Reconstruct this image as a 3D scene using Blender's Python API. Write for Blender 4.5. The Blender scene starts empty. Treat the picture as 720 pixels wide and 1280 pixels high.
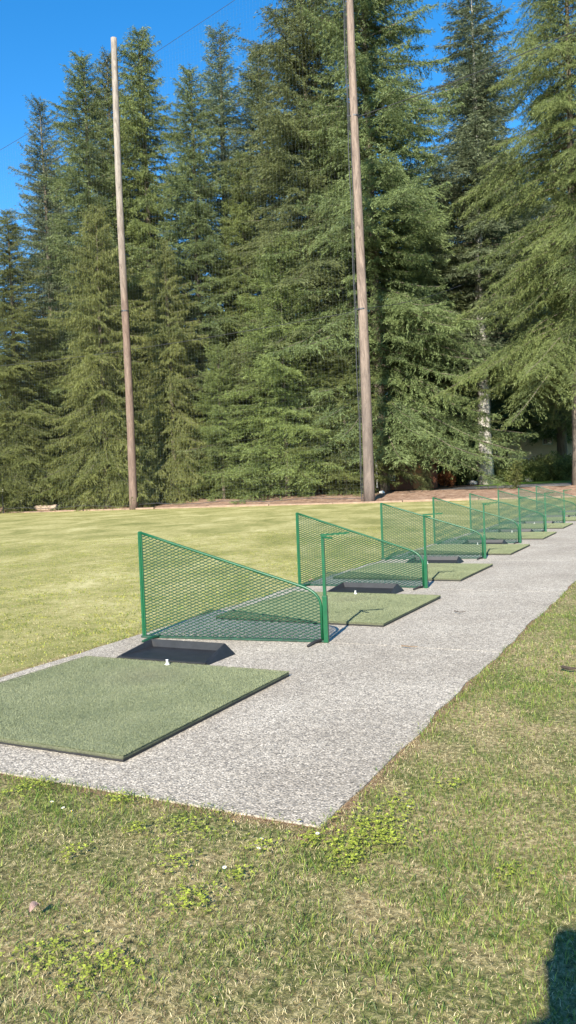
import bpy, bmesh, math, random
import numpy as np
from mathutils import Vector, Matrix
R = math.radians
random.seed(7)
sc = bpy.context.scene
col = sc.collection

# ------------------------------------------------------------------ camera
CAM_H = 1.35
pitch = R(1.89); roll = R(2.3)
cam = bpy.data.objects.new('camera', bpy.data.cameras.new('camera')); col.objects.link(cam)
cam.data.sensor_fit = 'VERTICAL'; cam.data.sensor_height = 36; cam.data.sensor_width = 36
cam.data.lens = 28.125; cam.data.clip_start = 0.05; cam.data.clip_end = 5000
_F = Vector((0, math.cos(pitch), -math.sin(pitch))); _U = Vector((0, math.sin(pitch), math.cos(pitch))); _X = Vector((1, 0, 0))
right = _X*math.cos(roll) - _U*math.sin(roll); up = _X*math.sin(roll) + _U*math.cos(roll)
M4 = Matrix((right, up, -_F)).transposed().to_4x4(); M4.translation = Vector((0, 0, CAM_H))
cam.matrix_world = M4
sc.camera = cam

# ------------------------------------------------------------------ sky and sun
SUN_EL = 31.0; SHADOW_AZ = 73.0
world = bpy.data.worlds.new("World"); sc.world = world; world.use_nodes = True
wn = world.node_tree.nodes; wl = world.node_tree.links; wn.clear()
sky = wn.new('ShaderNodeTexSky'); sky.sky_type = 'NISHITA'; sky.sun_disc = False
sky.sun_elevation = R(SUN_EL); sky.sun_rotation = math.atan2(-math.cos(R(SHADOW_AZ)), -math.sin(R(SHADOW_AZ)))
sky.air_density = 1.0; sky.dust_density = 0.15; sky.ozone_density = 2.5; sky.altitude = 200
bg = wn.new('ShaderNodeBackground'); bg.inputs[1].default_value = 0.115
wo = wn.new('ShaderNodeOutputWorld'); hsv = wn.new('ShaderNodeHueSaturation'); hsv.inputs['Saturation'].default_value = 1.38; wl.new(sky.outputs[0], hsv.inputs['Color']); wl.new(hsv.outputs[0], bg.inputs[0]); wl.new(bg.outputs[0], wo.inputs[0])
sd = bpy.data.lights.new('sun', 'SUN'); sd.energy = 5.0; sd.angle = R(0.53); sd.color = (1.0, 0.93, 0.80)
sun = bpy.data.objects.new('sun', sd); col.objects.link(sun)
tosun = Vector((-math.cos(R(SHADOW_AZ))*math.cos(R(SUN_EL)), -math.sin(R(SHADOW_AZ))*math.cos(R(SUN_EL)), math.sin(R(SUN_EL))))
sun.rotation_euler = tosun.to_track_quat('Z', 'Y').to_euler(); sun.location = (-10, -30, 30)
sc.view_settings.view_transform = 'Standard'; sc.view_settings.look = 'None'
sc.view_settings.gamma = 1; sc.view_settings.use_curve_mapping = False
sc.view_settings.exposure = 1.18

# ------------------------------------------------------------------ the row frame: r runs along the path, l to its left
ROWA = R(63.3); OX, OY = 0.07, 3.104
UX, UY = math.cos(ROWA), math.sin(ROWA)
def rl(r, l, z=0.0): return Vector((OX + UX*r - UY*l, OY + UY*r + UX*l, z))
def to_rl(x, y):
    dx, dy = x-OX, y-OY
    return dx*UX + dy*UY, -dx*UY + dy*UX
EDGE = 46.3
def gz(q):       # ground height q metres beyond the far edge of the range
    q = np.asarray(q, float)
    s = np.clip(q/8, 0, 1); s = s*s*(3-2*s)
    return 0.5*s + 0.6*np.clip((q-8)/60, 0, 1)
def gh(x, y): return float(gz(to_rl(x, y)[0]-EDGE))

# ------------------------------------------------------------------ materials
def mat(name):
    m = bpy.data.materials.new(name); m.use_nodes = True
    n = m.node_tree.nodes; l = m.node_tree.links
    return m, n, l, n['Principled BSDF']
def noise(n, l, scale, detail=4, rough=.55, vec=None, dist=0):
    t = n.new('ShaderNodeTexNoise'); t.inputs['Scale'].default_value = scale; t.inputs['Detail'].default_value = detail
    t.inputs['Roughness'].default_value = rough; t.inputs['Distortion'].default_value = dist
    if vec is not None: l.new(vec, t.inputs['Vector'])
    return t
def ramp(n, l, src, stops, interp='LINEAR'):
    r = n.new('ShaderNodeValToRGB'); r.color_ramp.interpolation = interp
    e = r.color_ramp.elements
    while len(e) < len(stops): e.new(.5)
    for k, (p, c) in enumerate(stops):
        e[k].position = p; e[k].color = (c, c, c, 1) if isinstance(c, (int, float)) else (*c, 1)
    l.new(src, r.inputs[0]); return r
def mixc(n, l, fac, a, b, mode='MIX'):
    m = n.new('ShaderNodeMix'); m.data_type = 'RGBA'; m.blend_type = mode
    for s, v in ((0, fac), (6, a), (7, b)):
        if isinstance(v, (int, float)): m.inputs[s].default_value = v
        elif isinstance(v, tuple): m.inputs[s].default_value = (*v, 1)
        else: l.new(v, m.inputs[s])
    return m.outputs[2]
def mth(n, l, op, a, b=None, clamp=False):
    m = n.new('ShaderNodeMath'); m.operation = op; m.use_clamp = clamp
    for s, v in ((0, a), (1, b)):
        if v is None: continue
        if isinstance(v, (int, float)): m.inputs[s].default_value = v
        else: l.new(v, m.inputs[s])
    return m.outputs[0]
def bump(n, l, h, b, strength=.4, dist=.01):
    k = n.new('ShaderNodeBump'); k.inputs['Strength'].default_value = strength; k.inputs['Distance'].default_value = dist
    l.new(h, k.inputs['Height']); l.new(k.outputs[0], b.inputs['Normal']); return k
def coord(n, l, kind='Object', scale=None):
    t = n.new('ShaderNodeTexCoord')
    if scale is None: return t.outputs[kind]
    m = n.new('ShaderNodeMapping'); m.inputs['Scale'].default_value = scale; l.new(t.outputs[kind], m.inputs[0]); return m.outputs[0]

def simple(name, c, rough=.6, metal=0, var=.15, scale=8, bmp=0):
    m, n, l, b = mat(name)
    v = coord(n, l)
    t = noise(n, l, scale, 5, .6, v)
    lo = tuple(x*(1-var) for x in c); hi = tuple(min(1, x*(1+var)) for x in c)
    r = ramp(n, l, t.outputs[0], [(.3, lo), (.7, hi)])
    l.new(r.outputs[0], b.inputs['Base Color']); b.inputs['Roughness'].default_value = rough; b.inputs['Metallic'].default_value = metal
    if bmp: bump(n, l, t.outputs[0], b, bmp, .01)
    return m

def foliage_mat(name, dark, light, hue=(0, 0, 0)):
    m, n, l, b = mat(name)
    at = n.new('ShaderNodeAttribute'); at.attribute_name = 'var'
    oi = n.new('ShaderNodeObjectInfo')
    t = noise(n, l, .55, 3, .6, coord(n, l))
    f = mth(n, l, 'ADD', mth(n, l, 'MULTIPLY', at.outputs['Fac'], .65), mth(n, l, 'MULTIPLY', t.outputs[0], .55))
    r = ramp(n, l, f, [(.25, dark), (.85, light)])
    hs = n.new('ShaderNodeHueSaturation')
    l.new(mth(n, l, 'ADD', mth(n, l, 'MULTIPLY', oi.outputs['Random'], .03), .485), hs.inputs['Hue'])
    l.new(mth(n, l, 'ADD', mth(n, l, 'MULTIPLY', oi.outputs['Random'], .35), .82), hs.inputs['Value'])
    l.new(r.outputs[0], hs.inputs['Color'])
    l.new(hs.outputs[0], b.inputs['Base Color']); b.inputs['Roughness'].default_value = .55
    b.inputs['Specular IOR Level'].default_value = .35
    tr = n.new('ShaderNodeBsdfTranslucent'); l.new(hs.outputs[0], tr.inputs[0])
    mx = n.new('ShaderNodeMixShader'); mx.inputs[0].default_value = .28
    l.new(b.outputs[0], mx.inputs[1]); l.new(tr.outputs[0], mx.inputs[2])
    l.new(mx.outputs[0], n['Material Output'].inputs[0])
    return m

def bark_mat(name, a, b_, scale=6):
    m, n, l, b = mat(name)
    v = coord(n, l, 'Object', (1, 1, .18))
    t = noise(n, l, scale, 6, .65, v, .4)
    r = ramp(n, l, t.outputs[0], [(.3, a), (.7, b_)])
    l.new(r.outputs[0], b.inputs['Base Color']); b.inputs['Roughness'].default_value = .9
    bump(n, l, t.outputs[0], b, .6, .05); return m

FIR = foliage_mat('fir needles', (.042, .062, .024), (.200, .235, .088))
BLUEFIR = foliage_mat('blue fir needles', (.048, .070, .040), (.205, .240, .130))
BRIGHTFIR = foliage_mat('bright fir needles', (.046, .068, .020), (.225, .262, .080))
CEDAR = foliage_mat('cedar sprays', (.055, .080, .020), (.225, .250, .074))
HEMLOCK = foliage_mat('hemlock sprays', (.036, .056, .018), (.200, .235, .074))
SHRUB = foliage_mat('shrub leaves', (.06, .09, .025), (.24, .30, .10))
REDSHRUB = foliage_mat('red shrub leaves', (.20, .06, .025), (.50, .18, .08))
BARK = bark_mat('fir bark', (.07, .052, .038), (.20, .165, .13))
PALEBARK = bark_mat('pale bark', (.26, .24, .21), (.60, .57, .52))
TWIG = bark_mat('grey twigs', (.20, .17, .14), (.42, .36, .31))

def grass_blade_mat():
    m, n, l, b = mat('grass blades')
    at = n.new('ShaderNodeAttribute'); at.attribute_name = 'tint'
    l.new(at.outputs['Color'], b.inputs['Base Color']); b.inputs['Roughness'].default_value = .5
    b.inputs['Specular IOR Level'].default_value = .3
    tr = n.new('ShaderNodeBsdfTranslucent'); l.new(at.outputs['Color'], tr.inputs[0])
    mx = n.new('ShaderNodeMixShader'); mx.inputs[0].default_value = .3
    l.new(b.outputs[0], mx.inputs[1]); l.new(tr.outputs[0], mx.inputs[2]); l.new(mx.outputs[0], n['Material Output'].inputs[0])
    return m
BLADE = grass_blade_mat()

PL, PW, PR = 27.0, 3.26, 0.0     # path length, width (l), near corner at the origin

def ground_mat():
    m, n, l, b = mat('ground turf')
    o = coord(n, l); s = n.new('ShaderNodeSeparateXYZ'); l.new(o, s.inputs[0]); r_, l_ = s.outputs[0], s.outputs[1]
    geo = n.new('ShaderNodeNewGeometry')
    # near rough grass
    big = noise(n, l, .9, 5, .6, o, .3); fine = noise(n, l, 38, 6, .7, o); mid = noise(n, l, 6, 5, .65, o, .5)
    gr = ramp(n, l, fine.outputs[0], [(.34, (.035, .045, .014)), (.5, (.11, .125, .035)), (.66, (.36, .32, .14))])
    st = ramp(n, l, fine.outputs[0], [(.32, (.09, .065, .03)), (.5, (.30, .235, .115)), (.68, (.60, .49, .27))])
    pat = mth(n, l, 'ADD', mth(n, l, 'MULTIPLY', big.outputs[0], .5), mth(n, l, 'MULTIPLY', mid.outputs[0], .5))
    pf = ramp(n, l, pat, [(.42, 0.), (.60, 1.)])
    near = mixc(n, l, pf.outputs[0], gr.outputs[0], st.outputs[0])
    # mown range lawn: straw streaks that run across
    mp = n.new('ShaderNodeMapping'); mp.inputs['Scale'].default_value = (1.0, .5, 1); l.new(geo.outputs['Position'], mp.inputs[0])
    k1 = noise(n, l, .55, 7, .68, mp.outputs[0], .5)
    mp2 = n.new('ShaderNodeMapping'); mp2.inputs['Scale'].default_value = (1.0, .8, 1); l.new(geo.outputs['Position'], mp2.inputs[0])
    k2 = noise(n, l, 5, 6, .75, mp2.outputs[0], .3)
    k3 = noise(n, l, 9, 7, .8, geo.outputs['Position'], .2)
    kk = mth(n, l, 'ADD', mth(n, l, 'ADD', mth(n, l, 'MULTIPLY', k1.outputs[0], .46), mth(n, l, 'MULTIPLY', k2.outputs[0], .26)), mth(n, l, 'MULTIPLY', k3.outputs[0], .28))
    lawn = ramp(n, l, kk, [(.37, (.135, .145, .038)), (.46, (.25, .24, .080)), (.53, (.38, .34, .135)), (.62, (.58, .52, .27))]).outputs[0]
    # left of the path = range lawn
    fl = mth(n, l, 'MULTIPLY', mth(n, l, 'SUBTRACT', l_, 2.6), 2.0, True)
    fr_ = mth(n, l, 'MULTIPLY', mth(n, l, 'SUBTRACT', r_, 9.), .15, True)
    f = mth(n, l, 'MAXIMUM', fl, mth(n, l, 'MULTIPLY', fr_, .6))
    frn = mth(n, l, 'MULTIPLY', mth(n, l, 'ADD', r_, .6), 1.5, True)
    f = mth(n, l, 'MULTIPLY', f, frn)
    c = mixc(n, l, f, near, lawn)
    # bare soil and dry grass along the slab edges
    def edge(a, w):  # falloff from |a| < w
        ab = mth(n, l, 'ABSOLUTE', a); return mth(n, l, 'SUBTRACT', 1.0, mth(n, l, 'DIVIDE', ab, w), True)
    inr = mth(n, l, 'GREATER_THAN', r_, -.12); inl = mth(n, l, 'MULTIPLY', mth(n, l, 'GREATER_THAN', l_, -.12), mth(n, l, 'LESS_THAN', l_, PW+.15))
    e1 = mth(n, l, 'MULTIPLY', edge(l_, .11), inr); e2 = mth(n, l, 'MULTIPLY', edge(r_, .09), inl)
    e3 = mth(n, l, 'MULTIPLY', edge(mth(n, l, 'SUBTRACT', l_, PW), .18), inr)
    e = mth(n, l, 'MAXIMUM', mth(n, l, 'MAXIMUM', e1, e2), e3)
    e = mth(n, l, 'MULTIPLY', e, mth(n, l, 'ADD', mth(n, l, 'MULTIPLY', mid.outputs[0], 2.6), -.35), True)
    soil = ramp(n, l, fine.outputs[0], [(.3, (.11, .055, .030)), (.7, (.34, .22, .13))])
    c = mixc(n, l, e, c, soil.outputs[0])
    # bark bank beyond the range, then the woodland floor and the far lawn
    q = mth(n, l, 'SUBTRACT', r_, EDGE); wob = noise(n, l, .35, 4, .6, o)
    qq = mth(n, l, 'ADD', q, mth(n, l, 'MULTIPLY', mth(n, l, 'SUBTRACT', wob.outputs[0], .5), 2.2))
    bk = noise(n, l, 2.2, 7, .75, o, .6)
    bank = ramp(n, l, bk.outputs[0], [(.32, (.10, .058, .036)), (.5, (.26, .165, .11)), (.68, (.40, .29, .21))])
    c = mixc(n, l, mth(n, l, 'MULTIPLY', mth(n, l, 'ADD', qq, .2), 3.0, True), c, bank.outputs[0])
    floor_ = ramp(n, l, bk.outputs[0], [(.3, (.05, .036, .022)), (.7, (.15, .11, .07))])
    c = mixc(n, l, mth(n, l, 'MULTIPLY', mth(n, l, 'SUBTRACT', qq, 10), .6, True), c, floor_.outputs[0])
    fg = ramp(n, l, bk.outputs[0], [(.3, (.09, .17, .025)), (.7, (.20, .34, .05))])
    gm = mth(n, l, 'MULTIPLY', mth(n, l, 'GREATER_THAN', q, 22), mth(n, l, 'LESS_THAN', l_, 16.))
    c = mixc(n, l, gm, c, fg.outputs[0])
    l.new(c, b.inputs['Base Color']); b.inputs['Roughness'].default_value = .95; b.inputs['Specular IOR Level'].default_value = .15
    hh = mth(n, l, 'ADD', fine.outputs[0], k2.outputs[0])
    bump(n, l, hh, b, .7, .03)
    return m
GROUND = ground_mat()

def path_mat():
    m, n, l, b = mat('exposed aggregate concrete')
    o = coord(n, l)
    v = n.new('ShaderNodeTexVoronoi'); v.inputs['Scale'].default_value = 115; l.new(o, v.inputs['Vector'])
    sp = n.new('ShaderNodeSeparateColor'); l.new(v.outputs['Color'], sp.inputs[0])
    st = ramp(n, l, sp.outputs[0], [(.0, (.10, .088, .073)), (.16, (.24, .21, .168)), (.42, (.38, .337, .275)), (.8, (.49, .437, .36)), (1., (.66, .60, .51))])
    v2 = n.new('ShaderNodeTexVoronoi'); v2.inputs['Scale'].default_value = 40; v2.inputs['Randomness'].default_value = 1; l.new(o, v2.inputs['Vector'])
    s2 = n.new('ShaderNodeSeparateColor'); l.new(v2.outputs['Color'], s2.inputs[0])
    st2 = ramp(n, l, s2.outputs[1], [(.0, .80), (.5, 1.0), (1., 1.18)])
    c = mixc(n, l, 1.0, st.outputs[0], st2.outputs[0], 'MULTIPLY')
    gap = ramp(n, l, v.outputs['Distance'], [(.42, 0.), (.75, 1.)])
    c = mixc(n, l, mth(n, l, 'MULTIPLY', gap.outputs[0], .75), c, (.20, .185, .165))
    dirt = noise(n, l, .8, 6, .65, o, .4)
    dr = ramp(n, l, dirt.outputs[0], [(.3, (.84, .80, .75)), (.68, (1.22, 1.20, 1.16))])
    c = mixc(n, l, 1.0, c, dr.outputs[0], 'MULTIPLY')
    l.new(c, b.inputs['Base Color']); b.inputs['Roughness'].default_value = .85
    h = mth(n, l, 'SUBTRACT', 1.0, v.outputs['Distance']); bump(n, l, h, b, .55, .006)
    return m
PATH = path_mat()

def turf_mat():
    m, n, l, b = mat('artificial turf')
    o = coord(n, l)
    f = noise(n, l, 150, 3, .7, o); g = noise(n, l, 2.0, 5, .6, o, .4)
    c1 = ramp(n, l, f.outputs[0], [(.32, (.11, .128, .068)), (.5, (.195, .218, .125)), (.68, (.30, .315, .20))])
    c2 = ramp(n, l, g.outputs[0], [(.32, (.84, .86, .82)), (.68, (1.12, 1.1, 1.08))])
    c = mixc(n, l, 1.0, c1.outputs[0], c2.outputs[0], 'MULTIPLY')
    vm = n.new('ShaderNodeVectorMath'); vm.operation = 'DISTANCE'; vm.inputs[1].default_value = (1.45, .95, .03); l.new(o, vm.inputs[0])
    wr = mth(n, l, 'SUBTRACT', 1.0, mth(n, l, 'DIVIDE', mth(n, l, 'ADD', vm.outputs['Value'], mth(n, l, 'MULTIPLY', g.outputs[0], .4)), .62), True)
    c = mixc(n, l, mth(n, l, 'MULTIPLY', wr, .55), c, (.19, .18, .125))
    l.new(c, b.inputs['Base Color']); b.inputs['Roughness'].default_value = .85; b.inputs['Specular IOR Level'].default_value = .2
    bump(n, l, f.outputs[0], b, .8, .006); return m
TURF = turf_mat()
TURFSIDE = simple('darkened dirty turf edge', (.085, .090, .052), .95, 0, .4, 90, .5)  # dirty pile base, darkened further so the sunlit rim stays dull
GREEN = simple('green enamel', (.004, .078, .030), .38, 0, .18, 14)
MESHG = simple('green coated mesh', (.004, .045, .022), .42, 0, .15, 14)
RUBBER = simple('black rubber', (.014, .014, .015), .75, 0, .3, 30)
PLASTIC = simple('black plastic tray', (.014, .0145, .016), .5, 0, .35, 12)
WHITE = simple('white rubber', (.80, .79, .75), .5, 0, .04, 10)
STEEL = simple('dark steel cable', (.07, .07, .075), .5, .6, .2, 3)
NETM = simple('net twine', (.17, .20, .20), .8, 0, .1, 3)

def pole_mat(name, low, high, zsplit, zfade):
    m, n, l, b = mat(name)
    o = coord(n, l); s = n.new('ShaderNodeSeparateXYZ'); l.new(o, s.inputs[0])
    v = coord(n, l, 'Object', (1, 1, .16))
    t = noise(n, l, 5, 8, .78, v, .8); t2 = noise(n, l, 1.4, 5, .65, coord(n, l, 'Object', (1, 1, .35)), .6)
    f = mth(n, l, 'DIVIDE', mth(n, l, 'SUBTRACT', s.outputs[2], zsplit), zfade, True)
    lo = ramp(n, l, t.outputs[0], [(.34, low[0]), (.64, low[1])]); hi = ramp(n, l, t.outputs[0], [(.34, high[0]), (.62, high[1])])
    f2 = mth(n, l, 'ADD', f, mth(n, l, 'MULTIPLY', mth(n, l, 'SUBTRACT', t2.outputs[0], .5), 1.1), True)
    c = mixc(n, l, f2, lo.outputs[0], hi.outputs[0])
    l.new(c, b.inputs['Base Color']); b.inputs['Roughness'].default_value = .9
    bump(n, l, t.outputs[0], b, .5, .03); return m
POLE_A = pole_mat('weathered grey pole wood', ((.08, .052, .040), (.21, .145, .112)), ((.11, .092, .078), (.33, .29, .25)), 14, 10)
POLE_B = pole_mat('brown peeling pole wood', ((.075, .058, .050), (.19, .15, .125)), ((.080, .058, .047), (.27, .205, .165)), 5, 8)

# ------------------------------------------------------------------ mesh helpers
class MB:
    def __init__(s): s.v = []; s.f = []
    def add(s, vs, fs):
        k = len(s.v); s.v += [tuple(v) for v in vs]; s.f += [tuple(i+k for i in f) for f in fs]
    def box(s, x0, y0, z0, x1, y1, z1):
        vs = [(x, y, z) for z in (z0, z1) for y in (y0, y1) for x in (x0, x1)]
        s.add(vs, [(0, 2, 3, 1), (4, 5, 7, 6), (0, 1, 5, 4), (2, 6, 7, 3), (0, 4, 6, 2), (1, 3, 7, 5)])
    def bar(s, a, b, w, h, upv=(0, 0, 1)):      # rectangular bar from a to b
        a, b = Vector(a), Vector(b); d = (b-a).normalized(); upv = Vector(upv)
        sd_ = d.cross(upv)
        if sd_.length < 1e-4: sd_ = d.cross(Vector((1, 0, 0)))
        sd_.normalize(); u2 = sd_.cross(d)
        vs = []
        for p in (a, b):
            for i, j in ((-1, -1), (1, -1), (1, 1), (-1, 1)): vs.append(p + sd_*(i*w/2) + u2*(j*h/2))
        s.add(vs, [(0, 1, 2, 3), (7, 6, 5, 4), (0, 4, 5, 1), (1, 5, 6, 2), (2, 6, 7, 3), (3, 7, 4, 0)])
    def tube(s, pts, rad, n=8, cap=True):
        pts = [Vector(p) for p in pts]; rad = rad if isinstance(rad, (list, tuple)) else [rad]*len(pts)
        k = len(s.v); prev = None
        for i, p in enumerate(pts):
            d = (pts[min(i+1, len(pts)-1)] - pts[max(i-1, 0)]).normalized()
            if prev is None:
                a = d.cross(Vector((0, 0, 1)));
                if a.length < 1e-3: a = Vector((1, 0, 0))
            else: a = prev - d*prev.dot(d)
            a.normalize(); prev = a; b = d.cross(a)
            for j in range(n):
                t = 2*math.pi*j/n; s.v.append(tuple(p + a*(math.cos(t)*rad[i]) + b*(math.sin(t)*rad[i])))
        for i in range(len(pts)-1):
            for j in range(n):
                a0 = k+i*n+j; a1 = k+i*n+(j+1) % n; s.f.append((a0, a1, a1+n, a0+n))
        if cap:
            s.f.append(tuple(k+j for j in range(n))[::-1]); s.f.append(tuple(k+(len(pts)-1)*n+j for j in range(n)))
    def build(s, name, m, parent=None, smooth=False, bevel=0):
        me = bpy.data.meshes.new(name); me.from_pydata(s.v, [], s.f); me.update()
        bm = bmesh.new(); bm.from_mesh(me); bmesh.ops.recalc_face_normals(bm, faces=bm.faces)
        if bevel: bmesh.ops.bevel(bm, geom=list(bm.edges), offset=bevel, segments=2, affect='EDGES', profile=.6, clamp_overlap=True)
        bm.to_mesh(me); bm.free()
        if smooth:
            for p in me.polygons: p.use_smooth = True
        me.materials.append(m)
        o = bpy.data.objects.new(name, me); col.objects.link(o)
        if parent: o.parent = parent
        return o
def mesh_np(name, V, F, m, attrs=None, parent=None, smooth=False):
    me = bpy.data.meshes.new(name); V = np.asarray(V, np.float32); F = np.asarray(F, np.int32); k = F.shape[1]
    me.vertices.add(len(V)); me.vertices.foreach_set('co', V.ravel())
    me.loops.add(F.size); me.loops.foreach_set('vertex_index', F.ravel())
    me.polygons.add(len(F)); me.polygons.foreach_set('loop_start', np.arange(0, F.size, k, dtype=np.int32))
    me.polygons.foreach_set('loop_total', np.full(len(F), k, np.int32))
    me.update(calc_edges=True)
    for an, (typ, data) in (attrs or {}).items():
        a = me.attributes.new(an, typ, 'POINT')
        a.data.foreach_set('value' if typ == 'FLOAT' else 'color', np.asarray(data, np.float32).ravel())
    if smooth: me.polygons.foreach_set('use_smooth', np.ones(len(F), bool))
    me.materials.append(m)
    o = bpy.data.objects.new(name, me); col.objects.link(o)
    if parent: o.parent = parent
    return o
def tag(o, label=None, cat=None, group=None, kind=None):
    for k, v in (('label', label), ('category', cat), ('group', group), ('kind', kind)):
        if v: o[k] = v
    return o
def empty(name, loc, rz=0):
    o = bpy.data.objects.new(name, None); col.objects.link(o); o.location = loc; o.rotation_euler = (0, 0, rz); o.empty_display_size = .3
    return o
def copy_tree(o, parent=None):
    c = o.copy(); col.objects.link(c)
    if parent: c.parent = parent
    for ch in list(o.children): copy_tree(ch, c)
    return c

# ------------------------------------------------------------------ ground sheet (local x = r, local y = l)
def axis(parts):
    out = []
    for a, b, s in parts: out += list(np.arange(a, b, s))
    return np.array(out + [parts[-1][1]], float)
rs = axis([(-1500, -60, 120), (-60, -2, 4), (-2, 12, .5), (12, 44, 2), (44, 60, .4), (60, 130, 3), (130, 1800, 120)])
ls = axis([(-1500, -60, 120), (-60, -6, 4), (-6, 8, .5), (8, 80, 3), (80, 1500, 120)])
RR, LL = np.meshgrid(rs, ls, indexing='ij'); ZZ = gz(RR-EDGE)
bank = np.clip((RR-EDGE)/2, 0, 1)*np.clip((EDGE+14-RR)/6, 0, 1)
ZZ = ZZ + bank*.06*(np.sin(RR*1.9+LL*1.3)+np.sin(LL*2.7-RR*.8))
nr, nl = RR.shape; I = np.arange(nr*nl).reshape(nr, nl)
FQ = np.stack([I[:-1, :-1], I[1:, :-1], I[1:, 1:], I[:-1, 1:]], -1).reshape(-1, 4)
g = mesh_np('ground', np.stack([RR, LL, ZZ], -1).reshape(-1, 3), FQ, GROUND, smooth=True)
g.location = (OX, OY, 0); g.rotation_euler = (0, 0, ROWA); g['kind'] = 'structure'

# path slab: slightly wavy edges, joints every bay
def path():
    m = MB(); rng = random.Random(3)
    joints = [0, 3.36, 6.72, 10.2, 13.6, 17.0, 20.3, 23.6, PL]
    for k in range(len(joints)-1):
        a, b = joints[k]+(.004 if k else 0), joints[k+1]-.004
        n = 14; top = []
        rr = [a+(b-a)*i/n for i in range(n+1)]
        lo = [(-.012*math.sin(r*2.3)+rng.uniform(-.016, .016) - .004*r*.9) for r in rr]; hi = [PW + .017*r + rng.uniform(-.012, .012) for r in rr]
        vs = [(r, x, .008) for r, x in zip(rr, lo)] + [(r, x, .008) for r, x in zip(rr, hi)]
        vb = [(r, x, -.10) for r, x in zip(rr, lo)] + [(r, x, -.10) for r, x in zip(rr, hi)]
        N = n+1; fs = []
        for i in range(n):
            fs.append((i, i+1, N+i+1, N+i))
            fs.append((i, 2*N+i, 2*N+i+1, i+1)); fs.append((N+i, N+i+1, 3*N+i+1, 3*N+i))
        fs.append((0, N, 3*N, 2*N)); fs.append((n, 2*N+n, 3*N+n, N+n))
        m.add(vs+vb, fs)
    o = m.build('path', PATH); o.location = (OX, OY, 0); o.rotation_euler = (0, 0, ROWA); o['kind'] = 'structure'
    m = MB(); m.box(.05, .02, -.08, PL-.05, PW, .003)     # joint filler seen in the gaps
    o = m.build('path_joint_filler', simple('joint dirt', (.10, .085, .065), .95)); o.location = (OX, OY, 0); o.rotation_euler = (0, 0, ROWA); o['kind'] = 'structure'
path()
PZ = .008

# road beyond the bank
def road():
    m = MB(); ll = np.arange(-80, 17, 2.0); n = len(ll)
    q0, q1 = 10.5, 20.0
    vs = []
    for q in (q0, (q0+q1)/2, q1):
        for l_ in ll: vs.append((EDGE+q + .25*math.sin(l_*.3), l_, float(gz(q))+.03))
    fs = [(i+j*n, i+1+j*n, i+1+(j+1)*n, i+(j+1)*n) for j in range(2) for i in range(n-1)]
    m.add(vs, fs)
    o = m.build('road', simple('worn asphalt', (.17, .16, .15), .9, 0, .25, 3)); o.location = (OX, OY, 0); o.rotation_euler = (0, 0, ROWA); o['kind'] = 'structure'
road()

# ------------------------------------------------------------------ hitting mats
def turf_fibres(L, W, z, dens, seed):
    rng = np.random.default_rng(seed); n = int(L*W*dens)
    x = rng.uniform(.004, L-.004, n); y = rng.uniform(.004, W-.004, n)
    # extra fringe round the rim
    k = n//9; e = rng.integers(0, 4, k); t = rng.uniform(0, 1, k)
    ex = np.where(e == 0, 0.002, np.where(e == 1, L-.002, t*L)); ey = np.where(e == 2, 0.002, np.where(e == 3, W-.002, t*W))
    x = np.concatenate([x, ex]); y = np.concatenate([y, ey]); n = len(x)
    a = rng.uniform(0, 2*np.pi, n); h = rng.uniform(.004, .011, n); w = .0022; d = rng.uniform(0, 2*np.pi, n); ln = rng.uniform(.001, .008, n)
    base = np.stack([x, y, np.full(n, z-.001)], -1); s = np.stack([np.cos(a), np.sin(a), 0*a], -1)*w
    tip = base + np.stack([np.cos(d)*ln, np.sin(d)*ln, h], -1)
    V = np.stack([base-s, base+s, tip], 1).reshape(-1, 3); F = np.arange(3*n).reshape(n, 3)
    return V, F
def make_mat():
    t = empty('hitting_mat', (0, 0, 0))
    L, W = 1.85, 1.83
    b = MB(); b.box(0.002, .002, 0, L-.002, W-.002, .012); b.build('rubber_base', RUBBER, t)
    b = MB(); n = 26; rng = random.Random(5); prof = []
    # turf slab with a rounded rim
    ring = []
    def rim(ins, z):
        p = []
        for i in range(n): p.append((ins+(L-2*ins)*i/n, ins, z))
        for i in range(n): p.append((L-ins, ins+(W-2*ins)*i/n, z))
        for i in range(n): p.append((L-ins-(L-2*ins)*i/n, W-ins, z))
        for i in range(n): p.append((ins, W-ins-(W-2*ins)*i/n, z))
        return p
    wob = [rng.uniform(-.003, .003) for _ in range(4*n)]
    rows = [rim(.003, .010), rim(.000, .019), rim(.004, .027), rim(.016, .031)]
    vs = []
    for rrow in rows:
        for i, p in enumerate(rrow): vs.append((p[0]+wob[i]*.6, p[1]+wob[(i*7) % (4*n)]*.6, p[2]))
    N = 4*n; fs = []
    for k in range(len(rows)-1):
        for i in range(N): fs.append((k*N+i, k*N+(i+1) % N, (k+1)*N+(i+1) % N, (k+1)*N+i))
    fs.append(tuple((len(rows)-1)*N+i for i in range(N)))
    ns = 2*N; b.add(vs, fs[ns:]); tm = b.build('turf', TURF, t); b = MB(); b.add(vs[:3*N], fs[:ns]); b.build('pile_edge', TURFSIDE, t)
    V, F = turf_fibres(L, W, .031, 26000, 4)
    mesh_np('turf_pile', V, F, TURF, parent=tm)
    return t
mats = [(0.32, 1.21, 0), (4.14, 1.22, -.5), (7.50, 1.36, -.3), (11.08, 1.42, 0), (14.5, 1.42, 0), (17.9, 1.48, 0), (21.2, 1.52, 0), (24.4, 1.58, 0)]
mat_labels = ['nearest and largest green artificial turf hitting mat, at the near end of the path',
              'green turf hitting mat between the nearest and second net dividers', 'third green turf mat counted from the near end of the path',
              'fourth green turf mat counted from the near end of the path', 'fifth green turf mat counted from the near end of the path',
              'sixth green turf mat counted from the near end, far up the path', 'second farthest green turf mat, near the end of the path',
              'farthest green turf mat, at the far end of the path']
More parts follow.
